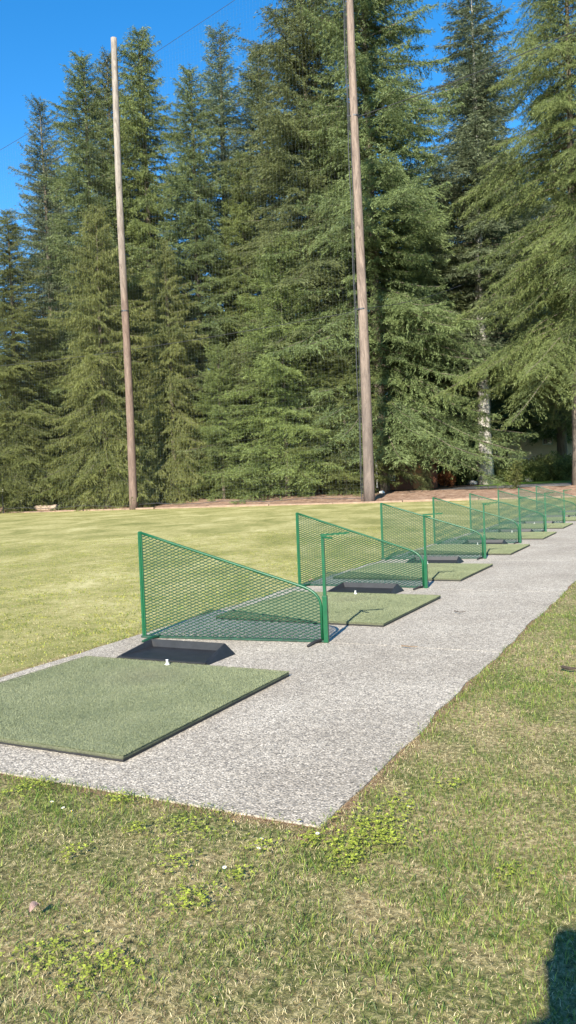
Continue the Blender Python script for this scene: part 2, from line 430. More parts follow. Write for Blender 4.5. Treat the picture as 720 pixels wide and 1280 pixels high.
mp0 = make_mat()
for i, (r, l, a) in enumerate(mats):
    o = mp0 if i == 0 else copy_tree(mp0)
    o.location = rl(r, l, PZ+.002); o.rotation_euler = (0, 0, ROWA+R(a)); tag(o, mat_labels[i], 'hitting mat', 'green turf mats along the path')

# ------------------------------------------------------------------ dividers
def clip_line(c, s, poly):
    # line z = c + s*x clipped to convex polygon poly (list of (x,z)); returns x range
    t0, t1 = -1e9, 1e9
    for (ax, az), (bx, bz) in zip(poly, poly[1:]+poly[:1]):
        nx, nz = -(bz-az), (bx-ax)           # inward for ccw
        d0 = nx*(0-ax)+nz*(c-az); dd = nx+nz*s
        if abs(dd) < 1e-9:
            if d0 < 0: return None
            continue
        t = -d0/dd
        if dd > 0: t0 = max(t0, t)
        else: t1 = min(t1, t)
    return (t0, t1) if t1 > t0+.01 else None
def make_divider():
    t = empty('net_divider', (0, 0, 0))
    W, H, HR = 1.70, .965, .385
    cr = .15
    # sloping top with a rounded corner into the right post
    slope = (HR+.04-H)/(W)
    pts = [(0, H)]
    for i in range(1, 9): x = (W-cr*1.15)*i/8; pts.append((x, H+slope*x))
    x0, z0 = pts[-1]
    P0 = Vector((x0, z0)); P1 = Vector((W, H+slope*W)); P2 = Vector((W, z0-cr*1.2))
    for i in range(1, 9):
        k = i/8; p = P0*(1-k)**2 + P1*2*k*(1-k) + P2*k*k; pts.append((p.x, p.y))
    zc = pts[-1][1]
    b = MB()
    path3 = [(x, 0, z) for x, z in pts] + [(W, 0, .02)]
    b.tube(path3, .0125, 8); b.build('top_rail', GREEN, t, smooth=True)
    b = MB(); b.bar((0, 0, .0), (0, 0, H+.012), .030, .012, (0, 1, 0)); b.box(-.02, -.012, .0, .0, .020, H+.006); b.build('tall_post', GREEN, t)
    b = MB(); b.box(-.03, -.018, .004, W+.03, .018, .020); b.build('bottom_rail', simple('scuffed dark green steel', (.012, .05, .030), .55, 0, .4, 20), t)
    poly = [(.0, .015), (W, .015)] + [(x, z) for x, z in pts[::-1]]
    m = MB(); sl = .030/.078*1.0
    for fam, (s, wd, dy) in enumerate(((sl, .0082, .0022), (-sl, .0048, -.0022))):
        c = -1.2
        while c < 2.2:
            seg = clip_line(c, s, poly)
            if seg:
                a_ = (seg[0], dy, c+s*seg[0]); b_ = (seg[1], dy, c+s*seg[1])
                m.bar(a_, b_, .0022 if fam == 0 else .003, wd, (0, 0, 1))
            c += .0275
    m.build('wire_mesh', MESHG, t)
    for s, xx in ((-1, W), (-1, .16)):
        f = MB(); f.tube([(xx, .0, .018), (xx-.05, -.06, .014), (xx-.06, -.22, .012)], [.014, .014, .011], 8)
        f.build('foot', RUBBER if xx > 1 else MESHG, t, smooth=True)
    # bag post with its sleeve and the two-pronged rest on top
    xb = W+.037
    b = MB(); b.box(xb-.020, -.020, 0, xb+.020, .020, .40); sl_ = b.build('post_sleeve', GREEN, t, bevel=.004)
    b = MB(); b.box(xb-.013, -.013, .40, xb+.013, .013, .905); b.build('bag_post', GREEN, t, bevel=.003)
    b = MB(); b.bar((xb-.02, .0, .912), (xb+.205, .10, .922), .030, .014); b.bar((xb, -.006, .898), (xb+.10, -.075, .890), .022, .012)
    b.build('bag_rest', GREEN, t)
    return t, W
div0, DW = make_divider()
divs = [((3.12, 3.12), (3.34, 1.49)), ((6.78, 3.37), (6.80, 1.60)), ((10.30, 3.48), (10.47, 1.69)), ((13.5, 3.5), (13.6, 1.68)),
        ((16.6, 3.5), (16.95, 1.70)), ((19.9, 3.5), (20.2, 1.72)), ((22.9, 3.5), (23.3, 1.74)), ((26.3, 3.5), (26.5, 1.76))]
dl = ['nearest green mesh bay divider with sloping top and bag post, closest to the camera', 'green mesh divider standing just beyond the second turf mat',
      'third green mesh divider from the near end, beyond the third mat', 'fourth green mesh divider from the near end of the path',
      'fifth green mesh divider from the near end, behind the fourth', 'sixth green mesh divider, third from the far end of the row',
      'second farthest green mesh divider in the row', 'farthest green mesh divider in the row']
for i, (a, b) in enumerate(divs):
    o = div0 if i == 0 else copy_tree(div0)
    A, B = rl(*a), rl(*b); d = B-A
    k = (A+B)/2 - d.normalized()*(DW+.037)/2
    o.location = (k.x, k.y, PZ+.001); o.rotation_euler = (R(random.uniform(-.8, .8)) if i else 0, 0, math.atan2(d.y, d.x)); tag(o, dl[i], 'divider', 'green mesh dividers along the path')

# ------------------------------------------------------------------ ball trays
def make_tray():
    t = empty('ball_tray', (0, 0, 0))
    W, D, H, th = .86, .40, .088, .008
    b = MB()
    b.add([(.03, .0, .004), (D-.03, .02, .004), (D-.03, W-.02, .004), (.03, W, .004), (.03, .0, .014), (D-.03, .02, .030), (D-.03, W-.02, .030), (.03, W, .014)],
          [(0, 3, 2, 1), (4, 5, 6, 7), (0, 1, 5, 4), (1, 2, 6, 5), (2, 3, 7, 6), (3, 0, 4, 7)])
    fl = b.build('tray_floor', PLASTIC, t)
    b = MB()      # back wall leaning out, with a folded rim
    vs = [(D-.04, .02, .006), (D-.04, W-.02, .006), (D-.02, W-.07, H), (D-.02, .07, H), (D+.02, .0, .0), (D+.02, W, .0), (D-.012, W-.07, H), (D-.012, .07, H)]
    b.add(vs, [(0, 1, 2, 3), (5, 4, 7, 6), (3, 2, 6, 7), (0, 3, 7, 4), (1, 5, 6, 2), (0, 4, 5, 1)]); b.build('back_wall', PLASTIC, t)
    for sgn in (0, 1):
        f = lambda y: y if sgn == 0 else W-y
        vs = [(.02, f(.035), .012), (D-.03, f(.10), .020), (D-.02, f(.070), H-.001), (.02, f(.03), .022),
              (.0, f(-.012), .0), (D+.014, f(-.012), .0), (D-.016, f(.062), H-.001), (.01, f(.018), .022)]
        b = MB(); b.add(vs, [(0, 1, 2, 3), (4, 7, 6, 5), (3, 2, 6, 7), (0, 3, 7, 4), (1, 5, 6, 2), (0, 4, 5, 1)]); b.build('side_wall', PLASTIC, t)
    b = MB(); b.box(-.004, .01, .0, .02, W-.01, .016); b.build('front_lip', PLASTIC, t, bevel=.003)
    return t
tray0 = make_tray()
trays = [(2.30, 1.98, 0), (6.12, 1.84, -2), (9.55, 1.95, 1), (13.0, 1.95, -1), (16.2, 1.95, 0), (19.5, 1.95, 1), (22.7, 1.95, 0), (26.0-.1, 1.95, 0)]
tl = ['nearest black plastic ball tray, between the largest mat and the first divider', 'black ball tray at the back of the second turf mat',
      'black ball tray behind the third turf mat', 'black ball tray behind the fourth turf mat', 'black ball tray behind the fifth turf mat',
      'black ball tray behind the sixth turf mat', 'black ball tray beside the second farthest divider', 'black ball tray at the farthest bay of the path']
for i, (r, l, a) in enumerate(trays):
    o = tray0 if i == 0 else copy_tree(tray0)
    o.location = rl(r, l, PZ+.002); o.rotation_euler = (0, 0, ROWA+R(a)); tag(o, tl[i], 'ball tray', 'black ball trays behind the mats')
def make_tee():
    b = MB(); b.tube([(0, 0, 0), (0, 0, .004), (0, 0, .006), (0, 0, .034), (0, 0, .038)], [.020, .019, .009, .0085, .013], 12)
    return b.build('rubber_tee', WHITE, smooth=True)
tee0 = make_tee(); tlab = ['white rubber tee standing on the nearest turf mat', 'white rubber tee on the second turf mat', 'white rubber tee on the third turf mat',
                          'white rubber tee on the fourth turf mat', 'white rubber tee on the fifth turf mat', 'white rubber tee on the sixth turf mat']
for i in range(6):
    o = tee0 if i == 0 else tee0.copy()
    if i: col.objects.link(o)
    r, l, _ = mats[i]; o.location = rl(r+1.78, l+.99, PZ+.036); tag(o, tlab[i], 'golf tee', 'white tees on the mats')

# ------------------------------------------------------------------ poles, cables and range net
def tall_pole(loc, H, r0, r1, lean, material, name='wooden_pole'):
    t = empty(name, loc)
    b = MB(); n = 30; pts = []; rad = []
    for i in range(n+1):
        k = i/n; pts.append((lean[0]*k+.05*math.sin(k*7), lean[1]*k, -.3+(H+.3)*k)); rad.append(r0+(r1-r0)*k**.9 + .006*math.sin(i*2.1))
    b.tube(pts, rad, 20); b.build('shaft', material, t, smooth=False)
    for p in t.children[0].data.polygons: p.use_smooth = len(p.vertices) == 4
    return t, pts, rad
pa, _, _ = tall_pole((-11.71, 60.75, 0), 35.15, .32, .225, (.12, 0), POLE_A)
tag(pa, 'left tall wooden pole, grey weathered top and brown base, its flat top against the sky', 'pole')
b = MB(); b.tube([(.05, 0, 14.9), (.05, 0, 15.0)], .30, 16); b.build('strap', STEEL, pa)
pb, _, _ = tall_pole((5.51, 53.85, 0), 43.0, .375, .20, (-.06, 0), POLE_B)
tag(pb, 'right tall brown wooden pole with a cable up its side, top out of view', 'pole')
b = MB(); rr_ = random.Random(2)
b.tube([(-.52-.03*math.sin(z*.9), -.16, z) for z in np.linspace(.1, 42.5, 40)], .030, 6); b.build('riser_cable', STEEL, pb)
b = MB(); b.tube([(-.42-.05*math.sin(z*.5), -.22, z) for z in np.linspace(.1, 42.5, 30)], .018, 6); b.build('riser_cable', STEEL, pb)
for z in (12.9, 25.6, 35.5):
    b = MB(); rad = .375-(.175*z/43)+.015
    b.tube([(-.03, 0, z-.05), (-.03, 0, z+.05)], rad, 18); b.bar((-.03, -.1, z), (-.56, -.16, z), .05, .06); b.build('clamp', STEEL, pb)

# net hung in the plane of the two poles: corner cables and knotted twine
PA = Vector((-11.71, 61.05, 0)); PB = Vector((5.51, 54.15, 0)); dAB = (PB-PA); dAB.normalize()
s_l, s_b = -34.0, (PB-PA).length      # from beyond the left pole to the right pole
def top_z(s):          # sagging head cable rising to the right pole
    return 32.3 + .31*s + .0022*s*s*(1 if s < 0 else .3)
def npt(s, z): return PA + dAB*s + Vector((0, 0, z))
root = empty('range_net', npt(0, 0)); tag(root, 'fine dark safety net rising behind the left pole in front of the fir trees', 'net')
def rel(v): return v - PA
m = MB(); m.tube([rel(npt(s, top_z(s))) for s in np.linspace(s_l, s_b-.3, 40)], .014, 6); m.build('head_cable', STEEL, root)
m = MB(); m.tube([rel(npt(s, .35+.08*math.sin(s))) for s in np.linspace(s_l, s_b-.3, 30)], .022, 6); m.build('foot_cable', STEEL, root)
m = MB(); m.tube([rel(npt(s, 12.9-.9*math.sin(math.pi*(s-s_l)/(s_b-s_l))+.0*s)) for s in np.linspace(s_l, s_b-.3, 40)], .018, 6); m.build('mid_cable', STEEL, root)
m = MB(); step = .25; th = .0016
s = s_l
while s < s_b-.3:
    a_ = rel(npt(s, .35)); b_ = rel(npt(s, top_z(s))); m.tube([a_, b_], th, 3, False); s += step
z = .5
ss = np.linspace(s_l, s_b-.3, 300); tz = np.array([top_z(x) for x in ss])
while z < 43:
    ok = ss[tz > z]
    if len(ok) > 1: m.tube([rel(npt(ok[0], z)), rel(npt(ok[-1], z))], th, 3, False)
    z += step
m.build('netting', NETM, root)
# cable leaving the right pole towards the right
A = Vector((5.45, 53.85, 25.5)); B = Vector((24, 38.2, 26.2)); m = MB()
m.tube([A.lerp(B, k) - A - Vector((0, 0, 1.0*math.sin(math.pi*k)*.5)) for k in np.linspace(0, 1, 24)], .028, 6)
m.tube([A.lerp(B, k) - A - Vector((0, 0, 1.0*math.sin(math.pi*k)*.5+.22)) for k in np.linspace(0, 1, 24)], .012, 5)
o = m.build('span_cable', STEEL); o.location = A; tag(o, 'twin cable running up to the right from the clamp on the right pole', 'cable')
A = Vector((5.45, 53.85, 12.95)); B = Vector((14, 62, 16.2)); m = MB()
m.tube([A.lerp(B, k) - A - Vector((0, 0, .3*math.sin(math.pi*k))) for k in np.linspace(0, 1, 12)], .022, 6)
o = m.build('guy_cable', STEEL); o.location = A; tag(o, 'short thin cable from the middle of the right pole into the trees', 'cable')

# ------------------------------------------------------------------ conifers
def conifer(seed, H, Rr, clear=.03, nb=300, pitch0=-12, pitch1=38, droop=.35, up_tip=.22, spr=.30, sw=.10, dens=1.0, sparse=.0, hang=.2, prof=.85, trunk_r=None, tw=.40, lump=.25, one_side=None):
    rng = np.random.default_rng(seed)
    trunk_r = trunk_r or H*.0115
    Pl, Dl, Ll, Wl, Vv = [], [], [], [], []
    BV, BF = [], []
    ph = rng.uniform(0, 6.28, 6)
    for i in range(nb):
        t = clear + (1-clear)*((i+rng.uniform(0, 1))/nb)**.90
        if t > .992: t = .992
        az = i*2.39996 + rng.normal(0, .35)
        k = (1-t)
        shp = min(1, (k/.97)**prof)*(.82+.18*min(1, (t-clear)/.08+.3))
        lum = 1 + lump*math.sin(3*az+ph[0]+t*9)*.6 + lump*math.sin(az*2+ph[1]-t*17)*.5 + lump*.6*math.sin(t*41+ph[2])
        L = Rr*shp*lum*rng.uniform(.62, 1.08)+.18
        if one_side is not None: L *= 1+.35*math.cos(az-one_side)
        if rng.random() < sparse: L *= rng.uniform(.3, .6)
        pt = math.tan(R(pitch0 + (pitch1-pitch0)*t**1.6 + rng.normal(0, 5)))
        out = np.array([math.cos(az), math.sin(az), 0.]); side = np.array([-math.sin(az), math.cos(az), 0.]); upv = np.array([0, 0, 1.])
        z0 = t*H
        cz = lambda s: L*(pt*s - droop*s*s + up_tip*s**4)
        wob = rng.normal(0, .06)
        def Bp(s): s = np.asarray(s)[..., None]; return out*L*s + side*L*wob*s*s + upv*(cz(s)) + upv*z0
        # branch wood
        if L > .5:
            ks = np.array([0, .35, .7, .97]); bp = Bp(ks); br = trunk_r*.15*(L/Rr)**.7*np.array([1, .7, .4, .12])+.004
            base = len(BV)*1
            idx = sum(len(x) for x in BV)
            ring = []
            for p, r_ in zip(bp, br):
                for j in range(3):
                    a = 2.094*j; ring.append(p + side*math.cos(a)*r_ + upv*math.sin(a)*r_)
            BV.append(np.array(ring))
            for q in range(3):
                for j in range(3):
                    BF.append((idx+q*3+j, idx+q*3+(j+1) % 3, idx+q*3+3+(j+1) % 3, idx+q*3+3+j))
        nt = max(3, int(L/.20*dens**.5))
        s = np.sort(rng.uniform(.12, 1, nt)); sg = np.where(np.arange(nt) % 2 == 0, 1., -1.)
        ang = R(58)+rng.normal(0, .22, nt)
        tdir = out*np.cos(ang)[:, None] + side*(np.sin(ang)*sg)[:, None] + upv*(rng.normal(-.12, .16, nt))[:, None]
        tlen = (L*tw*(1.02-s)**.75*np.clip(s*3.0, .25, 1) + .16)*rng.uniform(.6, 1.2, nt)
        p0 = Bp(s)
        cnt = np.maximum(2, (tlen/.125*dens).astype(int))
        rep = np.repeat(np.arange(nt), cnt); n = len(rep)
        tau = rng.uniform(.05, 1, n)
        dr = (.10+hang*.55)
        P = p0[rep] + tdir[rep]*(tlen[rep]*tau)[:, None] - upv*(dr*tlen[rep]*tau**2)[:, None]
        # fill along the branch itself
        nm = max(6, int(L/.05*dens)); sm = rng.uniform(.02, 1.0, nm); Pm = Bp(sm)
        P = np.concatenate([P, Pm]); td = np.concatenate([tdir[rep], np.repeat(out[None], nm, 0)])
        n2 = len(P)
        P = P + rng.normal(0, .05, (n2, 3))
        D = td*.75 + rng.normal(0, .30, (n2, 3)) - upv*hang*rng.uniform(.2, 1.5, n2)[:, None]
        D /= np.linalg.norm(D, axis=1)[:, None]
        Pl.append(P); Dl.append(D); Ll.append(spr*rng.uniform(.55, 1.25, n2)); Wl.append(sw*rng.uniform(.6, 1.2, n2))
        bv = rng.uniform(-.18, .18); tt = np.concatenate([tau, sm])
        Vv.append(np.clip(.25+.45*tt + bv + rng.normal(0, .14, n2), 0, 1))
    P = np.concatenate(Pl); D = np.concatenate(Dl); L_ = np.concatenate(Ll)[:, None]; W_ = np.concatenate(Wl)[:, None]; v = np.concatenate(Vv)
    n = len(P); rv = rng.normal(0, 1, (n, 3)); rv[:, 2] *= .4
    Sx = np.cross(D, rv+np.array([0, 0, .9])); Sx /= (np.linalg.norm(Sx, axis=1)[:, None]+1e-6)
    V = np.stack([P - D*L_*.15, P + D*L_*.42 + Sx*W_*.5, P + D*L_, P + D*L_*.42 - Sx*W_*.5], 1).reshape(-1, 3)
    F = np.arange(4*n).reshape(n, 4)
    # trunk
    m = MB(); tp = []; tr = []
    for i in range(15):
        k = i/14; tp.append((.12*math.sin(k*5+ph[3])*k, .12*math.sin(k*4+ph[4])*k, -.5+(H*.985+.5)*k)); tr.append(trunk_r*(1-k)**.85+.02 + (trunk_r*.35 if i == 0 else 0))
    m.tube(tp, tr, 9)
    return V, F, np.repeat(v, 4), m, (np.concatenate(BV), np.array(BF))

tree_meta = {}
def build_proto(key, cat, material, bark, **kw):
    V, F, v, tm, (bv, bf) = conifer(**kw)
    crown = mesh_np('crown', V, F, material, {'var': ('FLOAT', v)})
    trunk = tm.build('trunk', bark, None, smooth=True)
    br = mesh_np('branches', bv, bf, BARK)
    tree_meta[key] = (crown, trunk, br, kw['H'], kw['Rr'], cat); return key
first = {}
def world_at(u, v, dist):     # a treetop seen in direction (u, v) of the 720 x 1280 picture at a depth of dist metres
    x = u-360; y = 640-v
    X = x*math.cos(roll)+y*math.sin(roll); Y = -x*math.sin(roll)+y*math.cos(roll)
    fy = 1000*math.cos(pitch)+Y*math.sin(pitch); z = -1000*math.sin(pitch)+Y*math.cos(pitch)
    return X/fy*dist, dist, CAM_H+z/fy*dist
def plant_tree(key, u, v, dist, label, rscale=1.0, rz=None, name='fir_tree', cat=None, group=None, tilt=0):
    crown, trunk, br, H, Rr, c0 = tree_meta[key]
    x, y, z = world_at(u, v, dist); g0 = gh(x, y); s = (z-g0)/H
    t = empty(name, (x, y, g0-.05), rz if rz is not None else random.uniform(0, 6.28)); t.scale = (s*rscale, s*rscale, s)
    for p in (crown, trunk, br):
        if key not in first: c = p
        else: c = p.copy(); col.objects.link(c)
        c.parent = t
    first[key] = 1
    tag(t, label, cat or c0, group)
    return t

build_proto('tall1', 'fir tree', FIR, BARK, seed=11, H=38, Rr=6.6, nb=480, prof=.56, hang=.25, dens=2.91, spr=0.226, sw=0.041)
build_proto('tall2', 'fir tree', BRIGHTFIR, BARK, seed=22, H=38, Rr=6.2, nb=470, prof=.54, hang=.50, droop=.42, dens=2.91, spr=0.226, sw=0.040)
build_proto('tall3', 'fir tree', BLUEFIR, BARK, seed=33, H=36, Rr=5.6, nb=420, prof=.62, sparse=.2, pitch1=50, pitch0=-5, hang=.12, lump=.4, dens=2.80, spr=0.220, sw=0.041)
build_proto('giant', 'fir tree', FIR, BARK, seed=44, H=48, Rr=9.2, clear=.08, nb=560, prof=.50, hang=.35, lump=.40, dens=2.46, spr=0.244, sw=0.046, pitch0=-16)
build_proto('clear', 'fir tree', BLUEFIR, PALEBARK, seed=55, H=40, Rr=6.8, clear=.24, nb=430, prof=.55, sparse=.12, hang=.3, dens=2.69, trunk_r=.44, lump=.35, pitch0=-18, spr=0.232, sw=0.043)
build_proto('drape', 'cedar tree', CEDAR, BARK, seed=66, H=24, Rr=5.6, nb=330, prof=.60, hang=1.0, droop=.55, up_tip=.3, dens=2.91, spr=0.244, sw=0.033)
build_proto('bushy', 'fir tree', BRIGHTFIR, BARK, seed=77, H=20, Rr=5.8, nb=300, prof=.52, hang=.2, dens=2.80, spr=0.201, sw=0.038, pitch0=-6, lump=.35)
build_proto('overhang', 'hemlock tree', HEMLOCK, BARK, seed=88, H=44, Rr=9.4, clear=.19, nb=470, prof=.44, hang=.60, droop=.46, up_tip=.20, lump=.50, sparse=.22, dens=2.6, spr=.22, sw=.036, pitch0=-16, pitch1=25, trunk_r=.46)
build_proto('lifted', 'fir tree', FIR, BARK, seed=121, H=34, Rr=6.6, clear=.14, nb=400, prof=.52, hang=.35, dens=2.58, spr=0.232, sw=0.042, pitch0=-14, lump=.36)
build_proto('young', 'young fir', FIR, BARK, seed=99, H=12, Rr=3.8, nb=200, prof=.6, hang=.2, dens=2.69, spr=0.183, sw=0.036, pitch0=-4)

G = 'fir trees behind the range net'
T = [
 ('tall3', 50, 126, 84, 'slim bluish fir, leftmost spire against the sky', 1.0),
 ('tall2', 8, 262, 68, 'yellow green tree at the left edge of the photo', 1.15),
 ('tall1', 102, 68, 74, 'tall pointed fir just left of the left pole, reaching into the sky', 1.0),
 ('tall1', 134, 66, 86, 'fir top showing directly behind the top of the left pole', .9),
 ('tall2', 173, 36, 76, 'tallest fir just right of the left pole with a dense pointed crown', 1.05),
 ('tall1', 236, 84, 72, 'shorter dark fir between the two tall spires right of the left pole', .95),
 ('tall3', 272, 36, 80, 'sparse fir with upswept branches midway between the two poles', 1.15),
 ('tall1', 322, 60, 88, 'dark fir deep behind the middle of the tree line', 1.0),
 ('giant', 372, -120, 68, 'huge dark fir left of the right pole, its top beyond the photo', .95),
 ('giant', 448, -190, 64, 'huge fir behind the right pole with long branches reaching right', .92),
 ('lifted', 510, 215, 78, 'half height fir in the gap right of the right pole', 1.6),
 ('clear', 588, -14, 76, 'blue green fir with its pale trunk showing, right of the sky gap', 1.28),
 ('clear', 594, 60, 88, 'second pale trunked fir behind the blue green one', 1.1),
 ('overhang', 702, -185, 56, 'large hemlock on the right with drooping branches hanging over the row', .86),
 ('lifted', 690, 120, 88, 'dark fir filling behind the drooping hemlock', 1.2),
 ('drape', 118, 255, 66, 'yellow green cedar with drooping sprays left of the left pole', 1.0),
 ('drape', 205, 300, 67, 'drooping green cedar just right of the left pole', .9),
 ('bushy', 348, 300, 63.5, 'bright bushy fir in front of the trees, left of the right pole', 1.0),
 ('tall2', 300, 190, 72, 'mid height green fir at the centre of the tree line', 1.1),
 ('bushy', 425, 395, 62, 'low bushy fir directly left of the foot of the right pole', .95),
 ('bushy', 272, 430, 65.5, 'low dark fir right of the left pole base', .85),
 ('bushy', 55, 400, 70, 'low spreading fir under the leftmost spire', .95),
 ('drape', 15, 420, 68, 'low yellowish cedar at the left edge of the lawn', .8),
 ('tall1', 180, 230, 82, 'fir hidden behind the left pole at mid height', 1.2),
 ('tall1', 66, 210, 92, 'dark fir filling behind the leftmost spires', 1.3),
 ('lifted', 524, 330, 82, 'bushy fir with layered boughs right of the right pole', .9),
 ('young', 530, 545, 62, 'small light green fir on the bank right of the right pole', .55),
 ('young', 180, 510, 66.5, 'young fir behind the base of the left pole', 1.1),
 ('young', 105, 500, 69, 'young fir low in the tree line near the pale house', .9),
 ('tall1', 410, 120, 96, 'far dark fir behind the two huge firs', 1.3),
 ('lifted', 540, 190, 104, 'far fir beyond the red brown shed', 1.3),
 ('lifted', 660, 230, 118, 'far green fir behind the cream house', 1.4),
 ('lifted', 620, 200, 124, 'distant fir left of the cream house roof', 1.4),
 ('lifted', 735, 200, 112, 'far fir at the right edge behind the cream house', 1.4),
 ('bushy', 500, 470, 128, 'far bushy tree behind the red brown shed', 1.5),
 ('bushy', 548, 455, 135, 'far bushy tree right of the shed', 1.5),
 ('bushy', 590, 470, 130, 'far bushy tree behind the pale trunks', 1.5),
 ('bushy', 630, 450, 140, 'far bushy tree left of the cream house', 1.5),
 ('bushy', 670, 455, 134, 'far bushy tree right behind the cream house', 1.5),
 ('bushy', 710, 465, 130, 'far bushy tree right of the cream house', 1.5),
 ('bushy', 750, 455, 136, 'far bushy tree just beyond the right edge', 1.5),
 ('bushy', 455, 480, 120, 'far bushy tree behind the right pole', 1.4),
 ('tall1', -60, 190, 80, 'fir beyond the left edge of the photo', 1.2),
 ('tall2', -130, 150, 78, 'green fir further beyond the left edge', 1.2),
 ('tall1', -210, 120, 82, 'dark fir furthest beyond the left edge', 1.2),
 ('giant', 880, -150, 66, 'huge fir beyond the right edge of the photo', .8),
 ('tall2', 960, -50, 60, 'green fir furthest beyond the right edge', 1.1),
]
for k, u, v, d, lab, rs_ in T:
    nm = {'drape': 'cedar_tree', 'overhang': 'hemlock_tree', 'young': 'young_fir'}.get(k, 'fir_tree')
    plant_tree(k, u, v, d, lab, rs_, name=nm, group=G)

# ------------------------------------------------------------------ shrubs and bare trees
def shrub_mesh(seed, Rx, Rz, n, leaf, mat_, flowers=0):
    rng = np.random.default_rng(seed); nc = 14
    C = rng.normal(0, 1, (nc, 3)); C /= np.linalg.norm(C, axis=1)[:, None]; C *= rng.uniform(.3, .75, nc)[:, None]; C[:, 2] = np.abs(C[:, 2])*.9+.25
    k = rng.integers(0, nc, n); d = rng.normal(0, 1, (n, 3)); d /= np.linalg.norm(d, axis=1)[:, None]
    P = (C[k] + d*(rng.uniform(.5, 1, n)**.5*.38)[:, None])*np.array([Rx, Rx, Rz]); P[:, 2] = np.maximum(P[:, 2], .02)
    D = d*.6 + rng.normal(0, .5, (n, 3)); D /= np.linalg.norm(D, axis=1)[:, None]
    S = np.cross(D, rng.normal(0, 1, (n, 3))); S /= np.linalg.norm(S, axis=1)[:, None]
    L = leaf*rng.uniform(.6, 1.3, n)[:, None]
    V = np.stack([P, P+D*L*.5+S*L*.28, P+D*L, P+D*L*.5-S*L*.28], 1).reshape(-1, 3)
    v = np.repeat(np.clip(rng.normal(.5, .25, n)+rng.uniform(-.2, .2, nc)[k], 0, 1), 4)
    fo = mesh_np('foliage', V, np.arange(4*n).reshape(n, 4), mat_, {'var': ('FLOAT', v)})
    m = MB()
    for c in C: m.tube([(0, 0, -.1), tuple(np.array([Rx, Rx, Rz])*c*.5), tuple(np.array([Rx, Rx, Rz])*c)], [.05, .03, .012], 5)
    st = m.build('stems', BARK)
    return fo, st
def place_set(parts, name, x, y, label, cat, s=1, group=None, new=False, sz=None):
    t = empty(name, (x, y, gh(x, y)), random.uniform(0, 6)); t.scale = (s, s, sz or s)
    for p in parts:
        c = p
        if not new: c = p.copy(); col.objects.link(c)
        c.parent = t
    return tag(t, label, cat, group)
def gpt(u, d):  # ground point at picture column u, depth d
    x, y, _ = world_at(u, 600, d); return x, y
sA = shrub_mesh(1, 2.0, 2.2, 9000, .16, SHRUB)
shr = [(690, 84, 1.3, 'light green rounded shrub in front of the cream house'), (662, 82, 1.0, 'pale green shrub left of the cream house wall'),
       (632, 86, .9, 'yellow green shrub at the edge of the far lawn'), (572, 80, .9, 'grey green shrub behind the small bare tree'),
       (718, 80, 1.1, 'olive shrub at the right edge under the hemlock'), (560, 96, 1.2, 'dull green shrub beside the red brown shed'),
       (606, 92, 1.2, 'shrub growing below the pale fir trunks'), (98, 71, .9, 'leafy shrub left of the left pole'), (232, 68, .8, 'low shrub right of the left pole'),
       (30, 72, 1.0, 'shrub at the foot of the leftmost trees'), (370, 66, .7, 'low shrub beneath the bushy fir'), (300, 67.5, .8, 'low shrub in the middle of the tree line'),
       (510, 92, 1.2, 'green shrub behind the shed roof'), (455, 84, 1.2, 'dark shrub behind the foot of the right pole'), (420, 72, .8, 'shrub left of the right pole base')]
for i, (u, d, s, lab) in enumerate(shr):
    x, y = gpt(u, d); place_set(sA, 'leafy_shrub', x, y, lab, 'shrub', s, 'shrubs under the trees', i == 0)
sB = shrub_mesh(2, 1.2, 1.6, 4000, .15, REDSHRUB); x, y = gpt(557, 74); place_set(sB, 'red_shrub', x, y, 'orange red leaved shrub right of the brown shed', 'shrub', .8, None, True)

def bare_tree(seed, H, mat_):
    rng = random.Random(seed); m = MB(); tw = MB()
    def grow(p, d, L, r, lev):
        q = p + d*L; mid = p + d*L*.5 + Vector((rng.uniform(-1, 1), rng.uniform(-1, 1), 0))*L*.06
        (m if lev < 2 else tw).tube([p, mid, q], [r, r*.8, r*.6], 5 if lev < 2 else 3, False)
        if lev >= 5: return
        for _ in range(rng.choice((2, 3, 3))):
            nd = (d + Vector((rng.uniform(-1, 1), rng.uniform(-1, 1), rng.uniform(-.25, .6)))*.75).normalized()
            grow(q if rng.random() < .6 else mid.lerp(q, .7), nd, L*rng.uniform(.6, .8), r*.6, lev+1)
    grow(Vector((0, 0, -.1)), Vector((0, 0, 1)), H*.28, H*.028, 0)
    return m.build('trunk', mat_), tw.build('twigs', mat_)
bA = bare_tree(5, 5, TWIG)
for i, (u, d, s, lab) in enumerate([(599, 78, .9, 'small bare tree standing on the far grass by the road'), (575, 86, 1.5, 'grey leafless tree below the pale trunks'),
                                    (625, 90, 1.3, 'grey twiggy tree left of the cream house'), (556, 84, 1.2, 'leafless grey tree beside the shed')]):
    x, y = gpt(u, d); place_set(bA, 'bare_tree', x, y, lab, 'tree', s, 'bare trees on the far grass', i == 0)
sap = shrub_mesh(4, .75, 1.6, 1500, .13, CEDAR)
x, y = gpt(645, 57); t = place_set(sap, 'sapling', x, y, 'small leafy sapling at the edge of the road behind the dividers', 'sapling', 1, None, True)
m = MB(); m.tube([(0, 0, -.1), (0, 0, 1.2)], [.05, .03], 6); m.build('trunk', BARK, t)

